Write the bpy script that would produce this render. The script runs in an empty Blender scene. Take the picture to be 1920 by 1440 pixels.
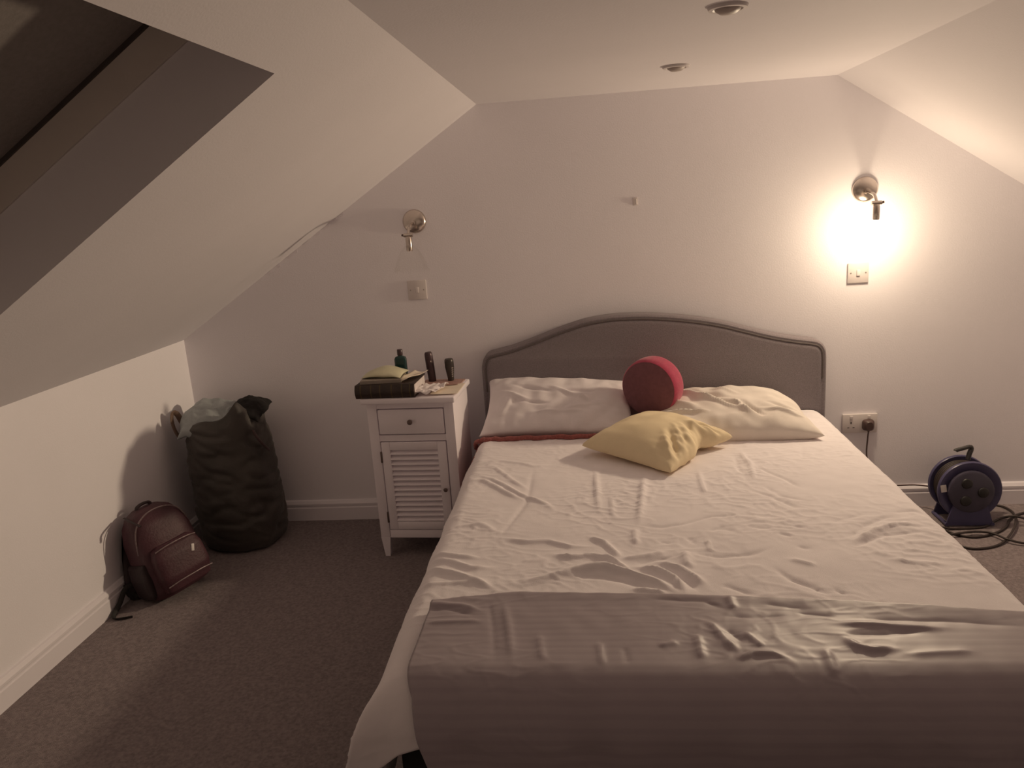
import bpy, bmesh, math, random
import numpy as np
from mathutils import Vector, Matrix, noise

# ------------------------------------------------------------------ scene, camera, world, exposure
scene = bpy.context.scene
COL = scene.collection
PI = math.pi
random.seed(7)

def camera_axes(yaw, pitch, roll):
    B = Matrix(((1, 0, 0), (0, 0, -1), (0, 1, 0)))
    Ry = Matrix(((math.cos(yaw), 0, -math.sin(yaw)), (0, 1, 0), (math.sin(yaw), 0, math.cos(yaw))))
    Rx = Matrix(((1, 0, 0), (0, math.cos(pitch), -math.sin(pitch)), (0, math.sin(pitch), math.cos(pitch))))
    Rz = Matrix(((math.cos(roll), -math.sin(roll), 0), (math.sin(roll), math.cos(roll), 0), (0, 0, 1)))
    return Rz @ Rx @ Ry @ B

_R = camera_axes(-0.10940121, 0.2365692, -0.06761819)
cam_data = bpy.data.cameras.new('camera')
cam_data.sensor_width = 36.0
cam_data.lens = 36.0 * 1442.35 / 1920.0
cam_data.clip_start = 0.02
cam = bpy.data.objects.new('camera', cam_data)
COL.objects.link(cam)
_m = Matrix((_R[0], -_R[1], -_R[2])).transposed().to_4x4()
_m.translation = Vector((0, -3.351, 1.443))
cam.matrix_world = _m
scene.camera = cam

world = bpy.data.worlds.new('night')
world.use_nodes = True
world.node_tree.nodes['Background'].inputs[0].default_value = (0.02, 0.03, 0.05, 1)
world.node_tree.nodes['Background'].inputs[1].default_value = 0.05
scene.world = world

BULB_STRENGTH = 8.0
LAMP_POWER = 22.0          # watts of the bulb's own light
BULB_COLOR = (1.0, 0.785, 0.54)
vs = scene.view_settings
scene.display_settings.display_device = 'sRGB'
vs.view_transform = 'Standard'
vs.look = 'None'
vs.gamma = 1.0
vs.use_curve_mapping = False
vs.exposure = 0.0
cy = scene.cycles
cy.max_bounces = 16
cy.diffuse_bounces = 12
cy.glossy_bounces = 4
cy.transparent_max_bounces = 12
cy.use_denoising = True
cy.sample_clamp_indirect = 4.0

# ------------------------------------------------------------------ materials
def mat(name, color, rough=0.6, var=0.06, scale=8.0, bump=0.0, bump_scale=60.0, metallic=0.0, spec=0.5, sheen=0.0, detail=4.0, color2=None):
    m = bpy.data.materials.new(name)
    m.use_nodes = True
    nt = m.node_tree
    b = nt.nodes['Principled BSDF']
    b.inputs['Roughness'].default_value = rough
    b.inputs['Metallic'].default_value = metallic
    b.inputs['Specular IOR Level'].default_value = spec
    if sheen:
        b.inputs['Sheen Weight'].default_value = sheen
        b.inputs['Sheen Roughness'].default_value = 0.5
    tc = nt.nodes.new('ShaderNodeTexCoord')
    n = nt.nodes.new('ShaderNodeTexNoise')
    n.inputs['Scale'].default_value = scale
    n.inputs['Detail'].default_value = detail
    nt.links.new(tc.outputs['Object'], n.inputs['Vector'])
    r = nt.nodes.new('ShaderNodeValToRGB')
    c2 = color2 or tuple(max(0, c * (1 - var)) for c in color)
    c1 = color if color2 else tuple(min(1, c * (1 + var)) for c in color)
    r.color_ramp.elements[0].position = 0.3
    r.color_ramp.elements[1].position = 0.7
    r.color_ramp.elements[0].color = (*c2, 1)
    r.color_ramp.elements[1].color = (*c1, 1)
    nt.links.new(n.outputs['Fac'], r.inputs['Fac'])
    nt.links.new(r.outputs['Color'], b.inputs['Base Color'])
    if bump:
        n2 = nt.nodes.new('ShaderNodeTexNoise')
        n2.inputs['Scale'].default_value = bump_scale
        n2.inputs['Detail'].default_value = 3.0
        nt.links.new(tc.outputs['Object'], n2.inputs['Vector'])
        bp = nt.nodes.new('ShaderNodeBump')
        bp.inputs['Strength'].default_value = bump
        bp.inputs['Distance'].default_value = 0.01
        nt.links.new(n2.outputs['Fac'], bp.inputs['Height'])
        nt.links.new(bp.outputs['Normal'], b.inputs['Normal'])
    return m

def stripe_mat(name, color, color2, rough, freq, sheen=0.0, bump=0.25):
    """woven cloth with bands across its length (UV v runs along the cloth)"""
    m = mat(name, color, rough, 0.05, 30.0, sheen=sheen)
    nt = m.node_tree
    b = nt.nodes['Principled BSDF']
    uv = nt.nodes.new('ShaderNodeTexCoord')
    w = nt.nodes.new('ShaderNodeTexWave')
    w.wave_type = 'BANDS'
    w.bands_direction = 'Y'
    w.inputs['Scale'].default_value = freq
    w.inputs['Distortion'].default_value = 0.4
    w.inputs['Detail'].default_value = 2.0
    nt.links.new(uv.outputs['UV'], w.inputs['Vector'])
    r = nt.nodes.new('ShaderNodeValToRGB')
    r.color_ramp.elements[0].color = (*color2, 1)
    r.color_ramp.elements[1].color = (*color, 1)
    r.color_ramp.elements[0].position = 0.15
    r.color_ramp.elements[1].position = 0.6
    nt.links.new(w.outputs['Fac'], r.inputs['Fac'])
    nt.links.new(r.outputs['Color'], b.inputs['Base Color'])
    bp = nt.nodes.new('ShaderNodeBump')
    bp.inputs['Strength'].default_value = bump
    bp.inputs['Distance'].default_value = 0.004
    nt.links.new(w.outputs['Fac'], bp.inputs['Height'])
    nt.links.new(bp.outputs['Normal'], b.inputs['Normal'])
    return m

def thin_glass(name, tint=(0.985, 0.985, 0.98)):
    m = bpy.data.materials.new(name)
    m.use_nodes = True
    nt = m.node_tree
    nt.nodes.clear()
    out = nt.nodes.new('ShaderNodeOutputMaterial')
    mix = nt.nodes.new('ShaderNodeMixShader')
    tr = nt.nodes.new('ShaderNodeBsdfTransparent')
    tr.inputs['Color'].default_value = (*tint, 1)
    gl = nt.nodes.new('ShaderNodeBsdfGlossy')
    gl.inputs['Roughness'].default_value = 0.05
    fr = nt.nodes.new('ShaderNodeFresnel')
    fr.inputs['IOR'].default_value = 1.2
    mu = nt.nodes.new('ShaderNodeMath'); mu.operation = 'MULTIPLY'; mu.inputs[1].default_value = 0.16
    nt.links.new(fr.outputs['Fac'], mu.inputs[0])
    nt.links.new(mu.outputs[0], mix.inputs['Fac'])
    nt.links.new(tr.outputs[0], mix.inputs[1])
    nt.links.new(gl.outputs[0], mix.inputs[2])
    nt.links.new(mix.outputs[0], out.inputs['Surface'])
    return m

def emitter(name, color, strength):
    m = bpy.data.materials.new(name)
    m.use_nodes = True
    nt = m.node_tree
    nt.nodes.clear()
    out = nt.nodes.new('ShaderNodeOutputMaterial')
    e = nt.nodes.new('ShaderNodeEmission')
    e.inputs['Color'].default_value = (*color, 1)
    e.inputs['Strength'].default_value = strength
    tr = nt.nodes.new('ShaderNodeBsdfTransparent')          # clear bulb glass lets the filament light out
    ad = nt.nodes.new('ShaderNodeAddShader')
    nt.links.new(e.outputs[0], ad.inputs[0])
    nt.links.new(tr.outputs[0], ad.inputs[1])
    nt.links.new(ad.outputs[0], out.inputs['Surface'])
    return m

M = {}
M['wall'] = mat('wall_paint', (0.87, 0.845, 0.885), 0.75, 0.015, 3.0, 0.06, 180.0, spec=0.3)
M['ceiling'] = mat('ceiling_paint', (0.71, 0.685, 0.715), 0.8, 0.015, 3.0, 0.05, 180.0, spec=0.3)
M['trim'] = mat('white_gloss_trim', (0.82, 0.785, 0.83), 0.4, 0.02, 4.0)
M['carpet'] = mat('taupe_carpet', (0.32, 0.262, 0.268), 0.95, 0.26, 95.0, 0.9, 420.0, spec=0.1, sheen=0.15, detail=6.0)
M['sheet'] = mat('white_cotton', (0.87, 0.825, 0.845), 0.85, 0.02, 20.0, 0.12, 500.0, spec=0.2, sheen=0.1)
M['pillow'] = mat('white_pillowcase', (0.80, 0.75, 0.77), 0.85, 0.03, 14.0, 0.1, 400.0, spec=0.2)
M['cream'] = mat('cream_pillowcase', (0.80, 0.74, 0.68), 0.85, 0.03, 14.0, 0.1, 400.0, spec=0.2)
M['yellow'] = mat('pale_yellow_cotton', (0.80, 0.68, 0.46), 0.8, 0.03, 14.0, 0.1, 400.0, spec=0.2)
M['crimson'] = mat('crimson_plush', (0.42, 0.045, 0.10), 0.8, 0.1, 60.0, 0.2, 300.0, spec=0.2, sheen=0.3)
M['crimson_shaded'] = mat('shaded_crimson_plush', (0.19, 0.080, 0.098), 0.85, 0.1, 60.0, 0.2, 300.0, spec=0.2, sheen=0.2)  # crimson dulled and darkened: shade on the cushion face put into the colour
M['red_wool'] = mat('dusky_red_wool', (0.36, 0.12, 0.11), 0.9, 0.2, 120.0, 0.6, 260.0, spec=0.1, sheen=0.2)
M['throw'] = stripe_mat('grey_satin_bands', (0.355, 0.302, 0.330), (0.33, 0.28, 0.308), 0.5, 13.0, sheen=0.15, bump=0.03)
M['throw'].node_tree.nodes['Principled BSDF'].inputs['Specular IOR Level'].default_value = 0.55
M['headboard'] = mat('grey_linen', (0.25, 0.22, 0.235), 0.85, 0.12, 180.0, 0.25, 420.0, spec=0.2, sheen=0.1)
M['piping'] = mat('dark_grey_cord', (0.14, 0.12, 0.12), 0.85, 0.08, 120.0)
M['divan'] = mat('black_divan_cloth', (0.012, 0.011, 0.012), 0.9, 0.1, 100.0)
M['mattress'] = mat('white_ticking', (0.72, 0.68, 0.64), 0.85, 0.03, 40.0)
M['paint_white'] = mat('white_painted_wood', (0.84, 0.79, 0.84), 0.45, 0.02, 6.0, 0.03, 40.0)
M['knob'] = mat('aged_bronze', (0.16, 0.12, 0.11), 0.4, 0.1, 30.0, metallic=0.6)
M['book'] = mat('dark_brown_leather', (0.035, 0.022, 0.018), 0.5, 0.3, 24.0, 0.2, 80.0)
M['gilt'] = mat('dull_gilt', (0.10, 0.075, 0.04), 0.4, 0.1, 40.0, metallic=0.4)
M['pages'] = mat('book_pages', (0.70, 0.64, 0.63), 0.8, 0.08, 90.0)
M['paper'] = mat('white_paper', (0.82, 0.76, 0.76), 0.7, 0.02, 20.0)
M['cream_paper'] = mat('cream_paper', (0.82, 0.73, 0.60), 0.7, 0.05, 16.0)
M['pack'] = mat('pale_green_plastic', (0.62, 0.60, 0.42), 0.35, 0.12, 14.0)
M['pack_under'] = mat('grey_paperback', (0.30, 0.26, 0.22), 0.5, 0.1, 30.0)
M['redbrown'] = mat('red_brown_card', (0.42, 0.25, 0.215), 0.5, 0.15, 30.0)
M['teal'] = mat('teal_glass', (0.014, 0.050, 0.048), 0.15, 0.08, 14.0)
M['darkcap'] = mat('dark_plum_plastic', (0.05, 0.025, 0.03), 0.35, 0.1, 20.0)
M['can_plum'] = mat('dark_plum_can', (0.07, 0.042, 0.048), 0.35, 0.1, 20.0, metallic=0.3)
M['can_grey'] = mat('dark_grey_can', (0.06, 0.05, 0.045), 0.35, 0.1, 20.0, metallic=0.3)
M['silver'] = mat('silver_print', (0.45, 0.40, 0.38), 0.35, 0.1, 20.0, metallic=0.6)
M['chrome'] = mat('brushed_chrome', (0.62, 0.55, 0.50), 0.22, 0.03, 30.0, metallic=1.0)
M['switch'] = mat('white_plastic', (0.70, 0.65, 0.64), 0.4, 0.02, 10.0)
M['switch_edge'] = mat('grey_gasket', (0.30, 0.27, 0.26), 0.6, 0.02, 10.0)
M['black_plastic'] = mat('black_plastic', (0.02, 0.018, 0.018), 0.45, 0.1, 20.0)
M['brown_plug'] = mat('dark_brown_plug', (0.085, 0.05, 0.045), 0.45, 0.1, 20.0)
M['cable'] = mat('dark_rubber_cable', (0.035, 0.024, 0.022), 0.55, 0.1, 20.0)
M['blue'] = mat('blue_plastic', (0.070, 0.064, 0.135), 0.35, 0.08, 12.0)
M['blue_dark'] = mat('dark_blue_plastic', (0.055, 0.048, 0.075), 0.45, 0.15, 18.0)
M['sticker'] = mat('white_sticker', (0.72, 0.68, 0.66), 0.5, 0.03, 30.0)
M['handle_grey'] = mat('dark_grey_grip', (0.05, 0.045, 0.045), 0.5, 0.1, 20.0)
M['sack'] = mat('charcoal_nylon', (0.052, 0.044, 0.039), 0.6, 0.15, 10.0, 0.15, 60.0, sheen=0.1)
M['sack_band'] = mat('dark_maroon_band', (0.05, 0.022, 0.022), 0.6, 0.1, 20.0)
M['strap_tan'] = mat('brown_webbing', (0.17, 0.11, 0.08), 0.7, 0.1, 80.0)
M['pale_blue'] = mat('pale_blue_cotton', (0.36, 0.39, 0.40), 0.85, 0.06, 12.0, 0.2, 200.0)
M['black_cloth'] = mat('black_cotton', (0.012, 0.010, 0.010), 0.9, 0.2, 30.0)
M['maroon'] = mat('maroon_nylon', (0.060, 0.018, 0.027), 0.55, 0.15, 14.0, 0.15, 120.0)
M['maroon_shaded'] = mat('shaded_maroon_nylon', (0.026, 0.014, 0.017), 0.6, 0.15, 14.0, 0.15, 120.0)  # darker maroon: shade on the pack's near side is painted into the colour
M['zip'] = mat('worn_zip', (0.20, 0.15, 0.155), 0.45, 0.3, 120.0, metallic=0.2)
M['strap_black'] = mat('black_webbing', (0.02, 0.017, 0.017), 0.75, 0.1, 80.0)
M['blind'] = mat('dark_blackout_blind', (0.20, 0.18, 0.17), 0.75, 0.08, 90.0, 0.1, 300.0)
M['window_wood'] = mat('painted_window_frame', (0.62, 0.57, 0.53), 0.5, 0.03, 8.0)
M['lamp_off'] = mat('downlight_lens', (0.36, 0.31, 0.29), 0.5, 0.1, 20.0)
M['dark_void'] = mat('dark_recess', (0.05, 0.04, 0.035), 0.6, 0.1, 20.0)
M['glass'] = thin_glass('clear_glass')
M['bulb'] = emitter('lit_bulb', BULB_COLOR, BULB_STRENGTH)
M['downlight'] = mat('downlight_ring', (0.60, 0.56, 0.56), 0.5, 0.03, 20.0)

# ------------------------------------------------------------------ geometry helpers
class Geo:
    """collects verts and faces (world coordinates) for ONE mesh object"""
    def __init__(self):
        self.v = []; self.f = []; self.uv = {}; self.mi = []
    def add(self, verts, faces, T=None, mi=0):
        o = len(self.v)
        for p in verts:
            p = Vector(p)
            self.v.append(T @ p if T is not None else p)
        for f in faces:
            self.f.append([i + o for i in f]); self.mi.append(mi)
        return self
    def box(self, lo, hi, T=None, bevel=0.0, seg=2, mi=0):
        bm = bmesh.new()
        bmesh.ops.create_cube(bm, size=1.0)
        lo = Vector(lo); hi = Vector(hi)
        for v in bm.verts:
            v.co = Vector([(lo[i] + hi[i]) / 2 + v.co[i] * (hi[i] - lo[i]) for i in range(3)])
        if bevel > 0:
            bmesh.ops.bevel(bm, geom=list(bm.edges), offset=bevel, segments=seg, profile=0.5, affect='EDGES')
        bm.verts.index_update()
        self.add([v.co.copy() for v in bm.verts], [[v.index for v in f.verts] for f in bm.faces], T, mi)
        bm.free()
        return self
    def lathe(self, prof, T=None, n=32, mi=0):
        """prof: list of (r, z) bottom to top about local z"""
        v = []; f = []
        rings = []
        for r, z in prof:
            if r < 1e-6:
                rings.append([len(v)]); v.append((0, 0, z))
            else:
                rings.append(list(range(len(v), len(v) + n)))
                for k in range(n):
                    a = 2 * PI * k / n
                    v.append((r * math.cos(a), r * math.sin(a), z))
        for A, B in zip(rings, rings[1:]):
            for k in range(n):
                k2 = (k + 1) % n
                if len(A) == 1 and len(B) == 1: continue
                if len(A) == 1: f.append([A[0], B[k2], B[k]])
                elif len(B) == 1: f.append([A[k], A[k2], B[0]])
                else: f.append([A[k], A[k2], B[k2], B[k]])
        self.add(v, f, T, mi)
        return self
    def tube(self, pts, r, n=8, closed=False, flat=1.0, up=None, smooth=0, T=None, caps=True, mi=0):
        P = [Vector(p) for p in pts]
        if smooth: P = spline(P, smooth, closed)
        m = len(P)
        rr = r if callable(r) else (lambda t: r)
        v = []; f = []
        prev = None
        for i, p in enumerate(P):
            a = P[(i - 1) % m] if (closed or i > 0) else p
            b = P[(i + 1) % m] if (closed or i < m - 1) else p
            t = (b - a)
            t = t.normalized() if t.length > 1e-9 else Vector((0, 0, 1))
            if prev is None:
                u = Vector(up) if up is not None else (Vector((0, 0, 1)) if abs(t.z) < 0.9 else Vector((1, 0, 0)))
            else:
                u = prev
            u = (u - t * u.dot(t)); u.normalize()
            w = t.cross(u)
            prev = u
            R = rr(i / max(1, m - 1))
            for k in range(n):
                ang = 2 * PI * k / n
                v.append(p + w * (R * math.cos(ang)) + u * (R * flat * math.sin(ang)))
        for i in range(m if closed else m - 1):
            A = i * n; B = ((i + 1) % m) * n
            for k in range(n):
                k2 = (k + 1) % n
                f.append([A + k, A + k2, B + k2, B + k])
        if caps and not closed:
            f.append(list(range(n - 1, -1, -1)))
            f.append(list(range((m - 1) * n, m * n)))
        self.add(v, f, T, mi)
        return self
    def grid(self, fn, nu, nv, T=None, uv=None, mi=0, closed_u=False):
        """fn(i, j) -> point on an (nu+1) x (nv+1) lattice"""
        o = len(self.v)
        cu = nu if closed_u else nu + 1
        v = [fn(i, j) for j in range(nv + 1) for i in range(cu)]
        f = []
        for j in range(nv):
            for i in range(nu):
                i2 = (i + 1) % cu
                f.append([j * cu + i, j * cu + i2, (j + 1) * cu + i2, (j + 1) * cu + i])
        self.add(v, f, T, mi)
        if uv:
            for j in range(nv + 1):
                for i in range(cu):
                    self.uv[o + j * cu + i] = uv(i, j)
        return self
    def prism(self, poly, y0, y1, T=None, mi=0):
        """poly in x,z extruded along y"""
        n = len(poly)
        v = [(x, y0, z) for x, z in poly] + [(x, y1, z) for x, z in poly]
        f = [list(range(n)), list(range(2 * n - 1, n - 1, -1))]
        for k in range(n):
            k2 = (k + 1) % n
            f.append([k, k + n, k2 + n, k2])
        self.add(v, f, T, mi)
        return self
    def build(self, name, material, parent=None, smooth=True, angle=40, solid=0.0, origin=None, solid_off=-1.0):
        me = bpy.data.meshes.new(name)
        org = Vector((0, 0, 0))
        if parent is not None:
            p = parent
            while p is not None:
                org = org + p.location; p = p.parent
        elif origin is not None:
            org = Vector(origin)
        elif self.v:
            xs = [p.x for p in self.v]; ys = [p.y for p in self.v]; zs = [p.z for p in self.v]
            org = Vector(((min(xs) + max(xs)) / 2, (min(ys) + max(ys)) / 2, min(zs)))
        me.from_pydata([tuple(p - org) for p in self.v], [], self.f)
        mats = material if isinstance(material, (list, tuple)) else [material]
        for mm in mats: me.materials.append(mm)
        if len(mats) > 1:
            for p, k in zip(me.polygons, self.mi): p.material_index = k
        if self.uv:
            L = me.uv_layers.new(name='UVMap')
            for lp in me.loops:
                L.data[lp.index].uv = self.uv.get(lp.vertex_index, (0, 0))
        bm = bmesh.new(); bm.from_mesh(me)
        bmesh.ops.recalc_face_normals(bm, faces=list(bm.faces))
        bm.to_mesh(me); bm.free()
        if smooth:
            for p in me.polygons: p.use_smooth = True
            try: me.set_sharp_from_angle(angle=math.radians(angle))
            except Exception: pass
        o = bpy.data.objects.new(name, me)
        COL.objects.link(o)
        if parent is not None: o.parent = parent
        else: o.location = org
        if solid:
            md = o.modifiers.new('thickness', 'SOLIDIFY')
            md.thickness = solid; md.offset = solid_off
        return o

def spline(P, sub, closed=False):
    out = []
    n = len(P)
    rng = range(n) if closed else range(n - 1)
    for i in rng:
        p0 = P[(i - 1) % n] if (closed or i > 0) else P[i] * 2 - P[i + 1]
        p1 = P[i]; p2 = P[(i + 1) % n]
        p3 = P[(i + 2) % n] if (closed or i < n - 2) else p2 * 2 - p1
        for s in range(sub):
            t = s / sub
            out.append(0.5 * ((2 * p1) + (p2 - p0) * t + (2 * p0 - 5 * p1 + 4 * p2 - p3) * t * t + (3 * p1 - p0 - 3 * p2 + p3) * t ** 3))
    if not closed: out.append(P[-1])
    return out

def thing(name, loc, label, cat, group=None):
    o = bpy.data.objects.new(name, None)
    o.empty_display_size = 0.05
    COL.objects.link(o)
    o.location = loc
    return tag(o, label, cat, group)

def tag(o, label, cat, group=None):
    o['label'] = label; o['category'] = cat
    if group: o['group'] = group
    return o

def structure(o, label=None):
    o['kind'] = 'structure'
    if label:
        o['label'] = label
    return o

def frame(origin, x, y, z):
    """matrix from local axes to world"""
    x = Vector(x).normalized(); y = Vector(y).normalized(); z = Vector(z).normalized()
    m = Matrix((x, y, z)).transposed().to_4x4()
    m.translation = Vector(origin)
    return m

def place(loc, rx=0, ry=0, rz=0):
    return Matrix.Translation(Vector(loc)) @ Matrix.Rotation(math.radians(rz), 4, 'Z') @ Matrix.Rotation(math.radians(ry), 4, 'Y') @ Matrix.Rotation(math.radians(rx), 4, 'X')

def sstep(a, b, x):
    t = min(1.0, max(0.0, (x - a) / (b - a)))
    return t * t * (3 - 2 * t)

def nz(x, y, z=0.0):
    return noise.noise(Vector((x, y, z)))

# ------------------------------------------------------------------ room shell
FRONT = -7.6
XL, XR, KZ, CZ = -1.88, 2.45, 0.905, 1.831          # knee walls, knee height, flat ceiling height
CXL, CXR = -0.438, 1.006                            # where the slopes meet the flat ceiling
structure(Geo().box((XL - .1, FRONT - .1, -.1), (XR + .1, .1, 0)).build('floor', M['carpet'], smooth=False), 'taupe carpet over the whole attic bedroom floor')
gable = [(XL, -.0), (XR, -.0), (XR, KZ), (CXR, CZ), (CXL, CZ), (XL, KZ)]
structure(Geo().prism(gable, 0, .1).build('wall_back', M['wall'], smooth=False), 'pale gable wall behind the bed')
structure(Geo().prism(gable, FRONT - .1, FRONT).build('wall_front', M['wall'], smooth=False))
structure(Geo().box((XL - .1, FRONT, 0), (XL, 0, KZ)).build('wall_left', M['wall'], smooth=False), 'low pale knee wall on the left')
structure(Geo().box((XR, FRONT, 0), (XR + .1, 0, KZ)).build('wall_right', M['wall'], smooth=False))

# ceiling: flat strip, right slope, left slope with the roof-window opening cut through it
sl = Vector((CXL - XL, 0, CZ - KZ)); SL = sl.length; sd = sl.normalized()
sn = Vector((-sd.z, 0, sd.x))                       # outward (up and left)
def slope_pt(s, y, off): 
    p = Vector((XL, 0, KZ)) + sd * s + sn * off
    p.y = y
    return p
WY1, WY0 = -1.748, -2.53                            # window opening along the room
WS1 = (-0.614 - XL) / sd.x                          # top edge of the opening along the slope
WS0 = (-1.47 - XL) / sd.x
TH = 0.155
g = Geo()
def slab(s0, s1, y0, y1, o0, o1):
    q = [slope_pt(s, y, o) for o in (o0, o1) for y in (y0, y1) for s in (s0, s1)]
    g.add(q, [[0, 1, 3, 2], [4, 6, 7, 5], [0, 4, 5, 1], [2, 3, 7, 6], [0, 2, 6, 4], [1, 5, 7, 3]])
slab(0, SL, WY1, 0, 0, TH)
slab(0, SL, FRONT, WY0, 0, TH)
slab(0, WS0, WY0, WY1, 0, TH)
slab(WS1, SL, WY0, WY1, 0, TH)
g.box((CXL - .12, FRONT, CZ), (CXR + .12, 0, CZ + .12))
g.prism([(CXR, CZ), (XR, KZ), (XR + .08, KZ + .1), (CXR + .08, CZ + .1)], FRONT, 0)
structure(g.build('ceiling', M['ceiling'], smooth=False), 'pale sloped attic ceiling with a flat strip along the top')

# skirting boards with a moulded top
def skirting(name, mk, label=None):
    prof = [(0, 0), (.018, 0), (.018, .062), (.0145, .066), (.0145, .072), (.017, .075), (.017, .083), (.012, .090), (.008, .0955), (0, .0985)]
    gg = Geo()
    n = len(prof)
    a, b = mk
    v = [a(d, z) for d, z in prof] + [b(d, z) for d, z in prof]
    f = [list(range(n)), list(range(2 * n - 1, n - 1, -1))] + [[k, (k + 1) % n, (k + 1) % n + n, k + n] for k in range(n)]
    gg.add(v, f)
    return structure(gg.build(name, M['trim'], smooth=False), label)
skirting('baseboard_back', (lambda d, z: (XL, -d, z), lambda d, z: (XR, -d, z)), 'white moulded skirting along the gable wall')
skirting('baseboard_left', (lambda d, z: (XL + d, FRONT, z), lambda d, z: (XL + d, 0, z)), 'white moulded skirting along the knee wall')
skirting('baseboard_right', (lambda d, z: (XR - d, FRONT, z), lambda d, z: (XR - d, 0, z)))

# roof window: frame lining, dark blind on its sash, pane behind
win = bpy.data.objects.new('window_1', None); COL.objects.link(win)
win.location = slope_pt((WS0 + WS1) / 2, (WY0 + WY1) / 2, TH)
structure(win, 'roof window in the left slope, covered by a dark blind')
def bar(gg, s0, s1, y0, y1, o0, o1):
    q = [slope_pt(s, y, o) for o in (o0, o1) for y in (y0, y1) for s in (s0, s1)]
    gg.add(q, [[0, 1, 3, 2], [4, 6, 7, 5], [0, 4, 5, 1], [2, 3, 7, 6], [0, 2, 6, 4], [1, 5, 7, 3]])
g = Geo(); e = 0.006; FO = TH + .085
for (s0, s1, y0, y1) in ((WS0 + e, WS1 - e, WY1 - e, WY1 + .06), (WS0 + e, WS1 - e, WY0 - .06, WY0 + e), (WS0 - .06, WS0 + e, WY0 - .06, WY1 + .06), (WS1 - e, WS1 + .06, WY0 - .06, WY1 + .06)):
    bar(g, s0, s1, y0, y1, TH + .0005, FO)
g.build('window_frame', M['window_wood'], win, smooth=False)
g = Geo()
for (s0, s1, y0, y1) in ((WS0 + e, WS1 - e, WY1 - e - .007, WY1 - e), (WS0 + e, WS1 - e, WY0 + e, WY0 + e + .007)):
    bar(g, s0, s1, y0, y1, FO - .018, FO)
g.build('blind_rail', M['dark_void'], win, smooth=False)
g = Geo(); bar(g, WS0 + e, WS1 - e, WY0 + e + .007, WY1 - e - .007, FO - .010, FO - .006)
g.build('blind', M['blind'], win, smooth=False)
g = Geo(); bar(g, WS0 - .05, WS1 + .05, WY0 - .05, WY1 + .05, FO + .004, FO + .016)
g.build('pane', M['glass'], win, smooth=False)

# flaking filler along the joint of gable wall and left slope
g = Geo()
rr = random.Random(3)
for i in range(9):
    x = -1.43 + i * .045 + rr.uniform(-.012, .012)
    L = rr.uniform(.02, .05); wd = rr.uniform(.004, .011)
    z = KZ + (x - XL) * sd.z / sd.x
    a = Vector((x, -.0005, z - .004)); d = Vector((sd.x, 0, sd.z)); nn = Vector((sd.z, 0, -sd.x))
    pts = [a, a + d * L * .5 + nn * wd * .3, a + d * L, a + d * L * .6 + nn * wd, a + d * L * .15 + nn * wd * .8]
    g.add([p + Vector((0, 0, 0)) for p in pts] + [p + Vector((0, -.0008 - .0014 * rr.random(), 0)) + nn * .0006 for p in pts],
          [[0, 1, 2, 3, 4], [9, 8, 7, 6, 5]] + [[k, (k + 1) % 5, (k + 1) % 5 + 5, k + 5] for k in range(5)])
o = structure(g.build('trim_1', M['trim'], smooth=False), 'flaking filler along the joint of gable wall and slope')

# ------------------------------------------------------------------ fittings on walls and ceiling
def downlight(x, y, label):
    t = thing('ceiling_downlight', (x, y, CZ), label, 'ceiling light', 'recessed ceiling downlights')
    Geo().lathe([(.030, -.004), (.034, -.0075), (.043, -.007), (.0455, -.0015), (.0455, .0)], place((x, y, CZ)), 36).build('trim_ring', M['downlight'], t)
    Geo().lathe([(0, -.018), (.018, -.016), (.028, -.009), (.0305, -.003), (.0305, 0)], place((x, y, CZ)), 30).build('lamp_lens', M['lamp_off'], t)
downlight(.335, -1.425, 'unlit downlight nearest the camera, cut by the picture top')
downlight(.312, -.595, 'unlit downlight in the flat ceiling nearest the gable wall')

def light_switch(x, z, label):
    t = thing('light_switch', (x, 0, z), label, 'light switch', 'square white light switches')
    Geo().box((x - .0425, -.0075, z - .0425), (x + .0425, -.0002, z + .0425), bevel=.003).build('face_plate', M['switch'], t)
    T = place((x, -.0075, z), rx=-5)
    Geo().box((-.007, -.004, -.0125), (.007, .001, .0125), T, bevel=.0012).build('rocker', M['switch'], t)
    for s in (-1, 1):
        Geo().lathe([(0, 0), (.0032, 0), (.0028, .0012), (0, .0015)], place((x + s * .030, -.0075, z), rx=90), 12).build('screw', M['silver'], t)
light_switch(-.760, 1.077, 'white square light switch under the unlit wall lamp')
light_switch(1.113, 1.046, 'white square light switch just under the lit wall lamp')

t = thing('wall_socket', (1.143, 0, .39), 'white double wall socket right of the bed', 'socket')
Geo().box((1.070, -.012, .3475), (1.216, -.0002, .4335), bevel=.003).build('face_plate', M['switch'], t)
for cx_ in (1.106, 1.180):
    Geo().box((cx_ - .006, -.0155, .410), (cx_ + .006, -.0115, .4265), bevel=.001).build('rocker', M['switch'], t)
g = Geo()
for dx, dz, w_, h_ in ((0, .0, .004, .009), (-.011, -.022, .008, .003), (.011, -.022, .008, .003)):
    g.box((1.106 + dx - w_ / 2, -.0124, .395 + dz - h_ / 2), (1.106 + dx + w_ / 2, -.0118, .395 + dz + h_ / 2))
g.build('pin_hole', M['black_plastic'], t, smooth=False)

t = thing('wall_hook', (.205, 0, 1.385), 'small white plastic hook alone on the bare wall above the headboard', 'hook')
Geo().box((.192, -.003, 1.380), (.214, -.0002, 1.412), bevel=.0015).build('back_plate', M['switch'], t)
Geo().tube([(.207, -.003, 1.405), (.207, -.006, 1.400), (.207, -.007, 1.390), (.207, -.006, 1.384)], .0025, 8, smooth=4).build('peg', M['switch'], t)

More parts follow.
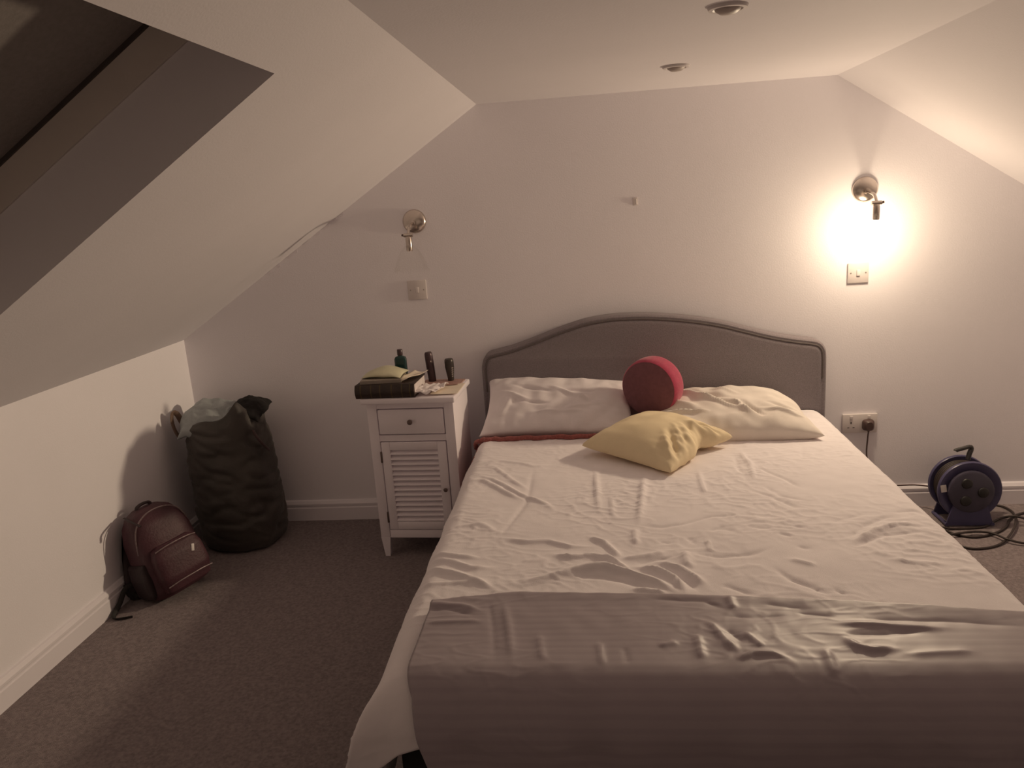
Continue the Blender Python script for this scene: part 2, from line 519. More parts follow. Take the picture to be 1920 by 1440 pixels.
def wall_lamp(x, z, s, lit, label):
    t = thing('wall_lamp', (x, 0, z), label, 'wall lamp', 'chrome wall lamps either side of the bed')
    Geo().lathe([(0, .020), (.022, .019), (.040, .015), (.049, .009), (.0515, .003), (.0515, .0003)][::-1], place((x, 0, z), rx=90), 40).build('back_plate', M['chrome'], t)
    hx = x + s * .002; hy = -.132
    arm = Geo().tube([(x, -.016, z - .005), (x, -.06, z - .010), (x + s * .001, -.108, z - .022), (hx, hy, z - .048)], .0062, 10, smooth=6)
    arm.lathe([(0, -.012), (.011, -.011), (.011, .010), (0, .012)], place((x, -.026, z - .006), rx=90), 16)
    arm.build('arm', M['chrome'], t)
    Geo().tube([(hx - .019, hy, z - .052), (hx + .019, hy, z - .052)], .0085, 12).build('swivel', M['chrome'], t)
    Geo().tube([(hx + s * .019, hy, z - .052), (hx + s * .028, hy, z - .050)], .005, 10).build('thumb_screw', M['knob'], t)
    hd = Geo().lathe([(0, -.118), (.012, -.118), (.0135, -.112), (.0135, -.066), (.011, -.058), (0, -.056)], place((hx, hy, z)), 20)
    hd.build('lamp_holder', M['chrome'], t)
    top = -.094
    prof = [(.015, top), (.024, top - .006), (.040, top - .024), (.053, top - .050), (.064, top - .080), (.074, top - .104), (.078, top - .108)]
    Geo().lathe(prof, place((hx, hy, z)), 48).build('glass_shade', M['glass'], t)
    if lit:
        Geo().lathe([(0, -.205), (.013, -.203), (.024, -.194), (.0295, -.180), (.0295, -.168), (.024, -.150), (.015, -.135), (.0125, -.118), (0, -.118)], place((hx, hy, z)), 28).build('bulb', M['bulb'], t)
        ld = bpy.data.lights.new('bulb_light', 'POINT')
        ld.energy = LAMP_POWER
        ld.shadow_soft_size = .045
        ld.use_nodes = True
        nt = ld.node_tree
        em = nt.nodes['Emission']
        em.inputs['Color'].default_value = (*BULB_COLOR, 1)
        fo = nt.nodes.new('ShaderNodeLightFalloff')
        fo.inputs['Strength'].default_value = 1.0
        mx = nt.nodes.new('ShaderNodeMix')
        mx.inputs[0].default_value = 0.30
        nt.links.new(fo.outputs['Linear'], mx.inputs[2])
        nt.links.new(fo.outputs['Constant'], mx.inputs[3])
        nt.links.new(mx.outputs[0], em.inputs['Strength'])
        lo = bpy.data.objects.new('bulb_light', ld)
        COL.objects.link(lo)
        lo.parent = t
        lo.location = (hx - x, hy, -.172)
wall_lamp(-.745, 1.373, -1, False, 'unlit chrome wall lamp with clear glass shade above the nightstand')
wall_lamp(1.128, 1.383, 1, True, 'lit chrome wall lamp glowing on the right of the headboard')

# ------------------------------------------------------------------ bed
bed = thing('bed', (.24, -1.07, 0), 'double bed with grey curved upholstered headboard and black base', 'bed')
BX0, BX1 = -.470, .955
g = Geo().box((BX0 + .03, -2.0, .04), (BX1 - .03, -.11, .345), bevel=.02)
g.build('base', M['divan'], bed)
Geo().box((BX0 + .012, -2.0, .345), (BX1 - .012, -.105, .452), bevel=.045, seg=4).build('mattress', M['mattress'], bed)
for lx in (BX0 + .12, BX1 - .12):
    for ly in (-1.88, -.22):
        Geo().lathe([(.022, 0), (.026, .01), (.026, .03), (.018, .041)], place((lx, ly, 0)), 16).build('castor', M['black_plastic'], bed)
HBP = [(-.489, .62), (-.489, .70), (-.487, .735), (-.477, .768), (-.455, .790), (-.42, .799), (-.347, .815), (-.253, .845), (-.136, .885), (-.02, .917), (.093, .930), (.180, .930), (.26, .926),
       (.36, .915), (.46, .899), (.55, .879), (.644, .851), (.753, .819), (.85, .798), (.91, .788), (.944, .778), (.965, .757), (.975, .722), (.977, .62)]
outline = [Vector((x, 0, z)) for x, z in HBP]
out = [p for p in spline(outline, 4)]
loop = [(p.x, p.z) for p in out] + [(.977, .2), (-.489, .2)]
def headboard():
    # padded front: rings that step in from the outline
    from mathutils.geometry import tessellate_polygon
    n = len(loop)
    c = Vector((.244, 0, .5))
    def inset(d):
        r = []
        for k in range(n):
            a = Vector((loop[k - 1][0], 0, loop[k - 1][1])); b = Vector((loop[k][0], 0, loop[k][1])); e_ = Vector((loop[(k + 1) % n][0], 0, loop[(k + 1) % n][1]))
            t1 = (b - a).normalized(); t2 = (e_ - b).normalized()
            n1 = Vector((t1.z, 0, -t1.x)); n2 = Vector((t2.z, 0, -t2.x))
            m_ = (n1 + n2); m_.normalize()
            r.append(b + m_ * d / max(.5, m_.dot(n1)))
        return r
    g = Geo(); rings = []
    for d, y in ((0, -.012), (0, -.070), (.002, -.078), (.008, -.084), (.016, -.085), (.020, -.084), (.026, -.090), (.04, -.093)):
        rings.append([Vector((p.x, y, p.z)) for p in inset(d)])
    v = [p for r in rings for p in r]; f = []
    for i in range(len(rings) - 1):
        for k in range(n):
            k2 = (k + 1) % n
            f.append([i * n + k, i * n + k2, (i + 1) * n + k2, (i + 1) * n + k])
    f.append([k for k in range(n)])
    f.append([(len(rings) - 1) * n + k for k in range(n)][::-1])
    g.add(v, f)
    ob = g.build('headboard', M['headboard'], bed, angle=35)
    pp = inset(.019)[:len(out)]
    Geo().tube([Vector((p.x, -.087, p.z)) for p in pp], .0042, 6).build('piping', M['piping'], ob)
headboard()

# ------------------------------------------------------------------ cloth on the bed
SHEET_FOLDS = [
(5,14,[(-0.553,-0.686),(-0.363,-0.633),(-0.284,-0.664),(-0.235,-0.702),(-0.156,-0.692)]),
(8,12,[(-0.430,-0.774),(-0.401,-0.793),(-0.318,-0.886),(-0.254,-0.977),(-0.165,-1.060),(-0.143,-1.108)]),
(5,11,[(-0.395,-0.665),(-0.366,-0.714),(-0.302,-0.832),(-0.240,-0.922)]),
(7,14,[(-0.466,-0.829),(-0.403,-0.834),(-0.349,-0.894),(-0.272,-0.995),(-0.238,-1.024)]),
(-6,12,[(-0.233,-0.714),(-0.232,-1.029),(-0.263,-1.166),(-0.299,-1.336)]),
(6,11,[(-0.005,-0.745),(-0.007,-0.875),(-0.002,-1.133)]),
(4,9,[(0.039,-1.020),(0.041,-1.148)]),
(7,14,[(-0.286,-1.308),(-0.256,-1.317),(-0.210,-1.333),(-0.146,-1.329),(-0.081,-1.372),(-0.021,-1.368)]),
(9,12,[(-0.035,-1.302),(0.011,-1.349),(0.042,-1.420),(0.047,-1.445)]),
(9,13,[(-0.133,-1.413),(-0.080,-1.440),(-0.021,-1.430),(0.024,-1.457),(0.065,-1.503)]),
(7,14,[(-0.503,-1.398),(-0.462,-1.393),(-0.389,-1.416),(-0.325,-1.431)]),
(8,14,[(-0.493,-1.447),(-0.465,-1.432),(-0.405,-1.447),(-0.347,-1.489),(-0.287,-1.485)]),
(10,16,[(-0.505,-1.496),(-0.460,-1.485),(-0.387,-1.518),(-0.312,-1.569),(-0.267,-1.611)]),
(9,20,[(-0.220,-1.577),(-0.149,-1.551),(-0.079,-1.516),(0.007,-1.507),(0.064,-1.526)]),
(5,12,[(-0.494,-1.578),(-0.452,-1.570),(-0.365,-1.567),(-0.318,-1.563)]),
(8,15,[(0.158,-0.827),(0.154,-0.858),(0.132,-1.070),(0.112,-1.229)]),
(7,13,[(0.099,-1.258),(0.096,-1.367)]),
(-6,12,[(0.111,-1.237),(0.173,-1.255),(0.236,-1.236),(0.323,-1.184),(0.441,-1.175)]),
(6,9,[(0.342,-0.796),(0.343,-0.832),(0.336,-1.009)]),
(6,12,[(0.524,-0.598),(0.521,-0.651),(0.528,-0.758),(0.510,-0.915)]),
(-6,11,[(0.497,-0.619),(0.482,-0.787),(0.493,-0.914)]),
(-8,10,[(0.550,-0.782),(0.585,-0.852),(0.616,-0.904),(0.639,-0.972)]),
(-7,10,[(0.490,-0.993),(0.533,-1.040),(0.568,-1.098),(0.593,-1.148)]),
(-8,13,[(0.247,-1.422),(0.313,-1.443),(0.401,-1.428),(0.453,-1.395)]),
(10,22,[(0.225,-1.402),(0.220,-1.485),(0.234,-1.515)]),
(8,18,[(0.050,-1.451),(0.121,-1.435),(0.178,-1.406)]),
(-8,16,[(0.086,-1.480),(0.144,-1.452),(0.190,-1.441)]),
(12,13,[(0.085,-1.498),(0.143,-1.517),(0.184,-1.567),(0.199,-1.633)]),
(10,13,[(0.142,-1.467),(0.203,-1.514),(0.238,-1.568),(0.253,-1.596)]),
(-10,18,[(0.171,-1.527),(0.212,-1.576),(0.231,-1.624)]),
(12,15,[(-0.096,-1.507),(-0.068,-1.505),(0.005,-1.501),(0.069,-1.532),(0.133,-1.581),(0.182,-1.633)]),
(-8,16,[(-0.067,-1.539),(0.004,-1.547),(0.080,-1.583),(0.141,-1.627)]),
(8,10,[(0.070,-1.612),(0.124,-1.621),(0.154,-1.637)]),
(7,11,[(0.000,-1.431),(0.048,-1.491),(0.070,-1.509)]),
(5,7,[(0.294,-1.335),(0.291,-1.395),(0.302,-1.417)]),
(-8,11,[(0.289,-1.591),(0.324,-1.613),(0.361,-1.647)]),
(-5,10,[(0.159,-1.343),(0.194,-1.358)]),
(-6,10,[(0.241,-1.315),(0.260,-1.361)]),
(-10,12,[(0.437,-1.510),(0.462,-1.575),(0.501,-1.608),(0.531,-1.652)]),
(-9,12,[(0.664,-1.401),(0.757,-1.333),(0.818,-1.323),(0.878,-1.319)]),
(8,13,[(0.667,-1.379),(0.754,-1.299),(0.825,-1.267),(0.894,-1.278)]),
(-8,13,[(0.658,-1.352),(0.735,-1.270),(0.795,-1.226),(0.843,-1.210)]),
(-5,12,[(0.639,-1.239),(0.705,-1.220),(0.772,-1.186)]),
(-6,13,[(0.839,-1.183),(0.911,-1.179),(0.923,-1.210)]),
(-4,8,[(0.758,-0.536),(0.716,-0.710)]),
(-6,12,[(0.537,-1.252),(0.571,-1.282)]),
(-6,11,[(0.489,-1.299),(0.529,-1.329)]),
(-6,11,[(0.525,-1.385),(0.551,-1.406)]),
(-6,13,[(0.531,-0.950),(0.563,-1.034),(0.630,-1.085)]),
(-7,11,[(0.547,-1.614),(0.570,-1.648)]),
(-5,12,[(0.308,-1.287),(0.358,-1.253)]),
(-5,12,[(0.333,-1.267),(0.381,-1.291)]),
(-5,11,[(0.423,-1.264),(0.485,-1.282)]),
(5,13,[(0.484,-1.465),(0.540,-1.502)]),
(4,14,[(0.719,-1.474),(0.790,-1.491),(0.859,-1.508)]),
(5,14,[(-0.442,-1.219),(-0.354,-1.205),(-0.307,-1.264)]),
]
THROW_FOLDS = [
(-9,16,[(0.105,-1.685),(0.130,-1.691),(0.235,-1.701),(0.283,-1.742)]),
(9,14,[(0.292,-1.682),(0.293,-1.737)]),
(-8,14,[(0.265,-1.764),(0.326,-1.776),(0.416,-1.762)]),
(10,14,[(0.220,-1.788),(0.235,-1.803),(0.253,-1.866),(0.273,-1.909)]),
(-9,13,[(0.261,-1.819),(0.292,-1.876)]),
(8,12,[(0.298,-1.836),(0.325,-1.890)]),
(9,14,[(0.196,-1.839),(0.197,-1.885),(0.196,-1.933)]),
(6,14,[(0.112,-1.884),(0.155,-1.869)]),
(6,10,[(-0.014,-1.863),(-0.007,-1.954)]),
(10,12,[(0.259,-1.937),(0.298,-1.915),(0.338,-1.915),(0.372,-1.937)]),
(10,15,[(0.492,-1.801),(0.592,-1.811),(0.681,-1.824),(0.718,-1.821)]),
(-10,15,[(0.500,-1.842),(0.580,-1.843),(0.664,-1.834)]),
(12,13,[(0.498,-1.854),(0.512,-1.888),(0.539,-1.901),(0.587,-1.898)]),
(-10,18,[(0.541,-1.780),(0.655,-1.788),(0.760,-1.796),(0.872,-1.819)]),
(7,12,[(0.448,-1.897),(0.444,-1.978)]),
(-10,14,[(-0.425,-1.728),(-0.368,-1.724),(-0.300,-1.752)]),
(8,13,[(-0.430,-1.703),(-0.338,-1.710),(-0.283,-1.738)]),
(7,13,[(-0.412,-1.787),(-0.327,-1.781),(-0.282,-1.777)]),
(-8,13,[(-0.278,-1.677),(-0.250,-1.807),(-0.232,-1.930)]),
(7,14,[(-0.238,-1.690),(-0.211,-1.829),(-0.196,-1.930)]),
(-6,13,[(0.363,-1.715),(0.462,-1.741)]),
(-8,14,[(0.424,-1.751),(0.509,-1.775)]),
(6,13,[(-0.145,-1.830),(-0.130,-1.940)]),
(-6,12,[(0.040,-1.884),(0.045,-1.950)]),
(6,14,[(0.600,-1.917),(0.735,-1.909)]),
]


def fold_field(X, Y, folds, scale=1.0):
    H = np.zeros_like(X)
    for h, s, pts in folds:
        s = s / 1000.0; h = h / 1000.0 * scale
        P = np.array(pts)
        seg = np.linalg.norm(P[1:] - P[:-1], axis=1)
        cum = np.concatenate([[0], np.cumsum(seg)]); tot = cum[-1]
        x0, y0 = P.min(0) - 4 * s; x1, y1 = P.max(0) + 4 * s
        idx = np.where((X > x0) & (X < x1) & (Y > y0) & (Y < y1))
        if len(idx[0]) == 0: continue
        px = X[idx]; py = Y[idx]
        best = np.full(px.shape, 1e9); bt = np.zeros_like(px)
        for k in range(len(P) - 1):
            a = P[k]; d = P[k + 1] - a; L2 = (d ** 2).sum()
            t = np.clip(((px - a[0]) * d[0] + (py - a[1]) * d[1]) / L2, 0, 1)
            dd = np.hypot(px - a[0] - t * d[0], py - a[1] - t * d[1])
            m = dd < best
            best = np.where(m, dd, best); bt = np.where(m, (cum[k] + t * seg[k]) / tot, bt)
        tap = np.clip(bt / .25, 0, 1) * np.clip((1 - bt) / .25, 0, 1)
        tap = .15 + .85 * tap * tap * (3 - 2 * tap) if True else tap
        prof = np.exp(-(best / (s * .62)) ** 1.35)
        H[idx] += (h if h > 0 else .55 * h) * prof * tap
    return H

def soft_noise(X, Y, seed, scale, n=10):
    r = np.random.RandomState(seed)
    H = np.zeros_like(X)
    for k in range(n):
        a = r.uniform(0, PI); f = scale * r.uniform(.6, 1.8)
        wx = .25 / scale * np.sin(Y * scale * r.uniform(.5, 1.5) + r.uniform(0, 6)); wy = .25 / scale * np.sin(X * scale * r.uniform(.5, 1.5) + r.uniform(0, 6))
        H += np.sin(((X + wx) * math.cos(a) + (Y + wy) * math.sin(a)) * f * 2 * PI + r.uniform(0, 6)) / n
    return H

def bend(t, edge, r):
    """signed arc length past a rounded edge -> (position, drop)"""
    s = t - (edge - r)
    pos = np.where(s <= 0, t, np.where(s < r * PI / 2, edge - r + r * np.sin(np.clip(s, 0, r * PI / 2) / r), edge))
    drop = np.where(s <= 0, 0, np.where(s < r * PI / 2, r * (1 - np.cos(np.clip(s, 0, r * PI / 2) / r)), r + s - r * PI / 2))
    return pos, drop

def cloth(name, A, B, x0, x1, yfoot, ztop, rx, ry, H, mat_, thick, uvs=1.0, flare=.12, xshift=None):
    """A, B: arrays of cloth coordinates (across, towards the foot) laid over the bed"""
    pr, dr = bend(A, x1, rx)
    plx, dl = bend(-A, -x0, rx)
    X = np.where(A > (x0 + x1) / 2, pr, -plx)
    dx = np.where(A > (x0 + x1) / 2, dr, dl)
    pf, df = bend(-B, -yfoot, ry)
    Y = -pf
    corner = np.minimum(dx, df)
    sgn = np.where(A > (x0 + x1) / 2, 1.0, -1.0)
    X = X + sgn * corner * flare
    Y = Y - corner * flare
    Z = ztop - np.hypot(dx, df)
    # wrinkle height goes along the local normal
    wx = np.clip(dx / rx, 0, 1); wy = np.clip(df / ry, 0, 1)
    Z = Z + H * (1 - .8 * np.maximum(wx, wy))
    X = X + sgn * H * wx * .8
    Y = Y - H * wy * .8
    if xshift is not None: X = X + xshift(A, B, df)
    nv, nu = A.shape
    g = Geo()
    g.grid(lambda i, j: (X[j, i], Y[j, i], Z[j, i]), nu - 1, nv - 1, uv=lambda i, j: (A[j, i] * uvs, B[j, i] * uvs))
    return g.build(name, mat_, None, angle=180, solid=thick, solid_off=1.0)

# white sheet: hangs low on both sides and at the foot
nu, nv = 300, 330
aL, aR = BX0 - .27, BX1 + .26
a = np.linspace(aL, aR, nu)
yh = -.375 + .27 * np.clip((a - .12) / .35, 0, 1) ** 2 * (3 - 2 * np.clip((a - .12) / .35, 0, 1)) + .006 * np.sin(a * 9)
bfoot = -2.138 + .05 * np.clip((a + .46) / .15, 0, 1) - .045 * np.clip((-.43 - a) / .1, 0, 1)
tt = np.linspace(0, 1, nv)[:, None]
A = np.repeat(a[None, :], nv, 0)
B = yh[None, :] * (1 - tt) + bfoot[None, :] * tt
H = fold_field(A, B, SHEET_FOLDS, 1.25)
H += .0035 * soft_noise(A, B, 3, 3.2) + .0013 * soft_noise(A, B, 5, 9.0)
def fine_creases(A, B, seed, amp):
    # short thin ridges running every way, strongest in patches
    n1 = soft_noise(A, B * 2.2, seed, 7.0); n2 = soft_noise(A * 1.6, B, seed + 1, 6.0)
    patch = np.clip(soft_noise(A, B, seed + 2, 1.6) * 1.8 + .5, 0, 1)
    return amp * patch * (np.exp(-(n1 / .07) ** 2) + .7 * np.exp(-(n2 / .06) ** 2))
H += fine_creases(A, B, 31, .0028)
side = np.clip((np.maximum(BX0 - A, A - BX1)) / .1, 0, 1)
H += side * .012 * np.sin(B * 17 + 2 * np.sin(B * 5))
H -= .012 * np.exp(-((B - yh[None, :]) / .02) ** 2) * 0
sheet = cloth('bed_sheet', A, B, BX0 - .020 - .0 , BX1 + .01, -2.035, .484, .060, .085, H, M['sheet'], .003, flare=.5)
tag(sheet, 'creased white sheet spread over the whole mattress', 'sheet')

# grey throw across the foot of the bed
nu, nv = 300, 200
a = np.linspace(-.414, 1.13, nu)
ytop = np.interp(a, [-.43, -.34, -.22, -.07, .18, .42, .64, .89, 1.13], [-1.690, -1.672, -1.652, -1.660, -1.672, -1.695, -1.722, -1.765, -1.80])
A = np.repeat(a[None, :], nv, 0)
tt = np.linspace(0, 1, nv)[:, None]
B = ytop[None, :] * (1 - tt) + (-2.38) * tt
H = fold_field(A, B, THROW_FOLDS, .75) + fine_creases(A, B, 51, .0011)
H += .003 * soft_noise(A, B, 11, 3.0) + .0012 * soft_noise(A, B, 12, 10.0)
low = np.clip((-2.0 - B) / .12, 0, 1)
H += low * (.006 * np.sin(A * 21 + 1.5 * np.sin(A * 6)) + .004 * np.sin(A * 47 + 1))
H += .004 * np.exp(-((B - ytop[None, :]) / .03) ** 2)
throw = cloth('throw_blanket', A, B, -.60, BX1 + .030, -2.052, .500, .070, .115, H, M['throw'], .004, flare=.0,
              xshift=lambda A, B, df: (.024 * np.clip(df / .03, 0, 1) + .050 * np.clip((df - .03) / .17, 0, 1)) * np.clip((.2 - A) / .6, 0, 1) - .012 * np.clip(df / .1, 0, 1) * np.clip((0 - A) / .4, 0, 1))
tag(throw, 'grey banded satin throw draped over the foot of the bed', 'throw')

# dusky red blanket between sheet and mattress at the pillow end
nu, nv = 120, 60
a = np.linspace(BX0 - .24, .60, nu)
A = np.repeat(a[None, :], nv, 0)
tt = np.linspace(0, 1, nv)[:, None]
B = (-.115) * (1 - tt) + (-.62 + .02 * np.sin(a * 7))[None, :] * tt
H = .0015 * soft_noise(A, B, 21, 6.0)
red = cloth('red_blanket', A, B, BX0 - .022, 1.4, -3.0, .470, .050, .05, H, M['red_wool'], .006, flare=0)
tag(red, 'dusky red blanket showing between left pillow and white sheet', 'blanket')
g = Geo()
pts = [(BX0 - .034, -.30, .43), (BX0 - .025, -.345, .470), (BX0 + .01, -.372, .489), (-.40, -.382, .494), (-.25, -.386, .496), (-.1, -.390, .497), (.05, -.392, .496), (.25, -.39, .494)]
P = spline([Vector(p) for p in pts], 8)
g.tube([p + Vector((0, .004 * math.sin(i * .9), .002 * math.sin(i * 1.7))) for i, p in enumerate(P)], .010, 10)
g.build('rolled_hem', M['red_wool'], red)

# ------------------------------------------------------------------ pillows and cushions
def pillow_geo(w, h, t, T, seed, pinch=.10, wr=.008, n=56, power=.5, post=None, folds=(), wfreq=5.0, edge=None):
    g = Geo()
    def shape(u, v, s):
        # square outline drawn in between the corners
        x = w / 2 * u * (1 - pinch * (1 - v * v) * abs(u) ** 1.5 * 1.0 + pinch * .5)
        y = h / 2 * v * (1 - pinch * (1 - u * u) * abs(v) ** 1.5 * 1.0 + pinch * .5)
        q = max(0.0, (1 - u * u)) * max(0.0, (1 - v * v))
        z = s * t / 2 * q ** power
        k = 1 - q
        z += wr * nz(x * wfreq / .3 + seed, y * wfreq / .3, seed * 1.7) * (q ** .4)
        z += wr * 1.3 * k * q ** .5 * nz(x * 24 + seed, y * 24, seed * 2.3)
        for (hh, ss, a, b) in folds:
            dx, dy = b[0] - a[0], b[1] - a[1]
            L2 = dx * dx + dy * dy
            tt = ((u - a[0]) * dx + (v - a[1]) * dy) / L2
            tc = min(1, max(0, tt))
            d2 = (u - a[0] - tc * dx) ** 2 + (v - a[1] - tc * dy) ** 2
            z += s * hh * math.exp(-d2 / (ss * ss)) * (.3 + .7 * math.sin(PI * tc)) * min(1, q * 6)
        p = Vector((x, y, z))
        if edge: p = edge(p, u, v, s)
        if post: p = post(p, u, v)
        return p
    m = n
    us = [math.sin((-1 + 2 * i / m) * PI / 2) * .35 + (-1 + 2 * i / m) * .65 for i in range(m + 1)]
    v = []; f = []
    idx = {}
    for s in (1, -1):
        for j in range(m + 1):
            for i in range(m + 1):
                border = i in (0, m) or j in (0, m)
                key = (i, j, 0 if border else s)
                if key in idx: continue
                idx[key] = len(v)
                v.append(shape(us[i], us[j], s if not border else 0))
    def I(i, j, s):
        return idx[(i, j, 0 if (i in (0, m) or j in (0, m)) else s)]
    for s in (1, -1):
        for j in range(m):
            for i in range(m):
                q = [I(i, j, s), I(i + 1, j, s), I(i + 1, j + 1, s), I(i, j + 1, s)]
                f.append(q if s > 0 else q[::-1])
    g.add(v, f, T)
    return g

# left white pillow leaning on the headboard
def lp_post(p, u, v):
    p.z -= .042 * ((1 + u) / 2) ** 2 * ((1 + v) / 2)
    return p
T = place((-.152, -.225, .583), rx=33, rz=-3.5, ry=.5)
lp = pillow_geo(.62, .32, .125, T, 3.0, pinch=.07, wr=.011, power=.40, post=lp_post, n=84,
                folds=[(.014, .045, (-.8, .3), (-.4, -.1)), (-.012, .045, (-.6, .5), (-.1, .2)), (.013, .04, (-.1, .4), (.3, .0)), (-.014, .05, (.0, .3), (.5, .25)), (.012, .04, (-.75, -.5), (-.6, .1)), (.010, .05, (.1, -.4), (.6, -.1)), (-.012, .035, (-.5, -.1), (-.15, -.2)), (.012, .03, (.25, .15), (.42, -.1)), (.010, .04, (-.3, -.5), (.3, -.45))])
lp = tag(lp.build('pillow', M['pillow'], angle=180), 'plump white pillow leaning on the headboard beside the nightstand', 'pillow', 'bed pillows')
# right cream pillow lying flatter
def rp_post(p, u, v):
    p.z -= .055 * max(0, u) ** 3 * (1 + v) / 2
    p.y -= .07 * max(0, u) ** 4 * max(0, v)
    return p
T = place((.535, -.315, .545), rx=11, rz=0, ry=0)
rp = pillow_geo(.60, .39, .155, T, 9.0, pinch=.08, wr=.011, power=.40, post=rp_post, n=84,
                folds=[(.022, .045, (-.75, .65), (-.25, -.05)), (-.018, .045, (-.55, .6), (-.05, .0)), (.020, .035, (-.45, .15), (.05, -.38)), (-.018, .040, (-.25, .0), (.25, -.50)), (.020, .030, (.02, -.15), (.18, -.58)), (-.018, .030, (.12, -.2), (.32, -.62)), (.014, .035, (.35, -.42), (.85, -.55)), (.016, .05, (-.92, .2), (-.5, -.25)), (-.016, .04, (-.9, -.1), (-.5, -.4)), (.016, .03, (-.85, -.3), (-.35, -.5)), (-.012, .04, (.45, -.2), (.8, -.3)), (.012, .035, (-.2, .55), (.1, .2))])
rp = tag(rp.build('pillow', M['cream'], angle=180), 'flatter cream pillow lying on the right, nearest the lit lamp', 'pillow', 'bed pillows')

# pale yellow square cushion, one corner towards the camera
def yc_edge(p, u, v, s):
    # gathers running in from the edge on the right of the front corner (v = -1)
    k = sstep(.25, 1.0, -v)
    q = max(0.0, 1 - u * u) ** .5 * max(0.0, 1 - v * v) ** .35
    p.z += s * .0085 * k * q * (math.sin(u * 19 + 2.5 * math.sin(v * 5) + 1) + .5 * math.sin(u * 37 + v * 9))
    # that edge is drawn in to a notch two thirds of the way along
    p.y += .034 * sstep(.35, 1.0, -v) * math.exp(-((u - .30) / .26) ** 2)
    if s < 0: p.z *= .55
    return p
def yc_post(p, u, v):
    p.z += .012 * (1 - u * u) * (1 - v * v)
    return p
T = place((.225, -.575, .527), rx=4, ry=1) @ Matrix.Rotation(math.radians(50), 4, 'Z')
yc = pillow_geo(.385, .375, .155, T, 5.0, pinch=.10, wr=.005, power=.36, edge=yc_edge, post=yc_post, n=80,
                folds=[(.010, .07, (-.9, -.95), (-.35, -.4)), (-.010, .05, (-.7, -.98), (-.2, -.4)), (.010, .05, (-.4, -.98), (.0, -.35)), (-.012, .05, (.25, -.98), (.2, -.45)), (.010, .05, (.5, -.98), (.35, -.4)), (-.010, .05, (.75, -.95), (.5, -.45))])
yc = tag(yc.build('square_cushion', M['yellow'], angle=180), 'pale yellow square cushion, corner pointing at the camera, before the pillows', 'cushion')

# round crimson cushion propped between the pillows
ax = Vector((-.48, -.86, -.05)).normalized()              # its face looks towards the camera and a little left
rc_c = Vector((.236, -.27, .662))
xx = Vector((0, 0, 1)).cross(ax).normalized(); yy = ax.cross(xx)
T = frame(rc_c, xx, yy, ax)
rc = thing('round_cushion', (.238, -.25, .56), 'round thick crimson cushion propped between the two pillows', 'cushion')
R0 = .121
Geo().lathe([(0, -.052), (R0 * .6, -.052), (R0 * .88, -.047), (R0 * .98, -.036), (R0, -.018), (R0 * 1.005, 0), (R0, .018), (R0 * .985, .034), (R0 * .93, .044)], T, 56).build('side_band', M['crimson'], rc, angle=60)
Geo().lathe([(R0 * .935, .0435), (R0 * .8, .050), (R0 * .5, .057), (R0 * .2, .061), (0, .062)], T, 56).build('face', M['crimson_shaded'], rc, angle=60)

# ------------------------------------------------------------------ nightstand (white, louvred door)
NS = (-.735, -.30, 0)
ns = thing('nightstand', NS, 'narrow white nightstand with one drawer and a louvred door', 'nightstand')
NT = Matrix.Translation(Vector(NS)) @ Matrix.Rotation(math.radians(-3.0), 4, 'Z')
# local: x across (-.18...18), y front at -.13, back at .14
W2, YF, YB = .180, -.125, .145
Geo().box((-W2 - .014, YF - .03, .676), (W2 + .014, YB + .010, .700), NT, bevel=.006, seg=3).build('top', M['paint_white'], ns)
g = Geo()
PW = .040
g.box((-W2, YF, .09), (-W2 + PW, YB, .676), NT, bevel=.002)
g.box((W2 - PW, YF, .09), (W2, YB, .676), NT, bevel=.002)
g.box((-W2 + PW, YF + .004, .650), (W2 - PW, YB, .676), NT)
g.box((-W2 + PW, YF + .004, .512), (W2 - PW, YB, .538), NT)
g.box((-W2 + PW, YF + .004, .085), (W2 - PW, YB, .122), NT, bevel=.002)
g.box((-W2 + PW, YF + .03, .12), (W2 - PW, YB, .65), NT)
g.build('carcass', M['paint_white'], ns)
for sx in (-1, 1):
    for yy in (YF, YB - .036):
        q = Geo()
        x0, x1 = (-W2, -W2 + .040) if sx < 0 else (W2 - .040, W2)
        xi0, xi1 = (-W2 + .009, -W2 + .030) if sx < 0 else (W2 - .030, W2 - .009)
        top_ = [(x0, yy, .0895), (x1, yy, .0895), (x1, yy + .036, .0895), (x0, yy + .036, .0895)]
        bot_ = [(xi0, yy + .006, 0), (xi1, yy + .006, 0), (xi1, yy + .028, 0), (xi0, yy + .028, 0)]
        q.add(bot_ + top_, [[0, 3, 2, 1], [4, 5, 6, 7], [0, 1, 5, 4], [1, 2, 6, 5], [2, 3, 7, 6], [3, 0, 4, 7]], NT)
        q.build('leg', M['paint_white'], ns, smooth=False)
dr = Geo().box((-W2 + PW + .004, YF - .001, .542), (W2 - PW - .004, YF + .02, .646), NT, bevel=.003).build('drawer', M['paint_white'], ns)
Geo().lathe([(.004, 0), (.004, .008), (.010, .013), (.011, .019), (.007, .024), (0, .025)], NT @ place((0, YF - .001, .597), rx=90), 18).build('knob', M['knob'], dr)
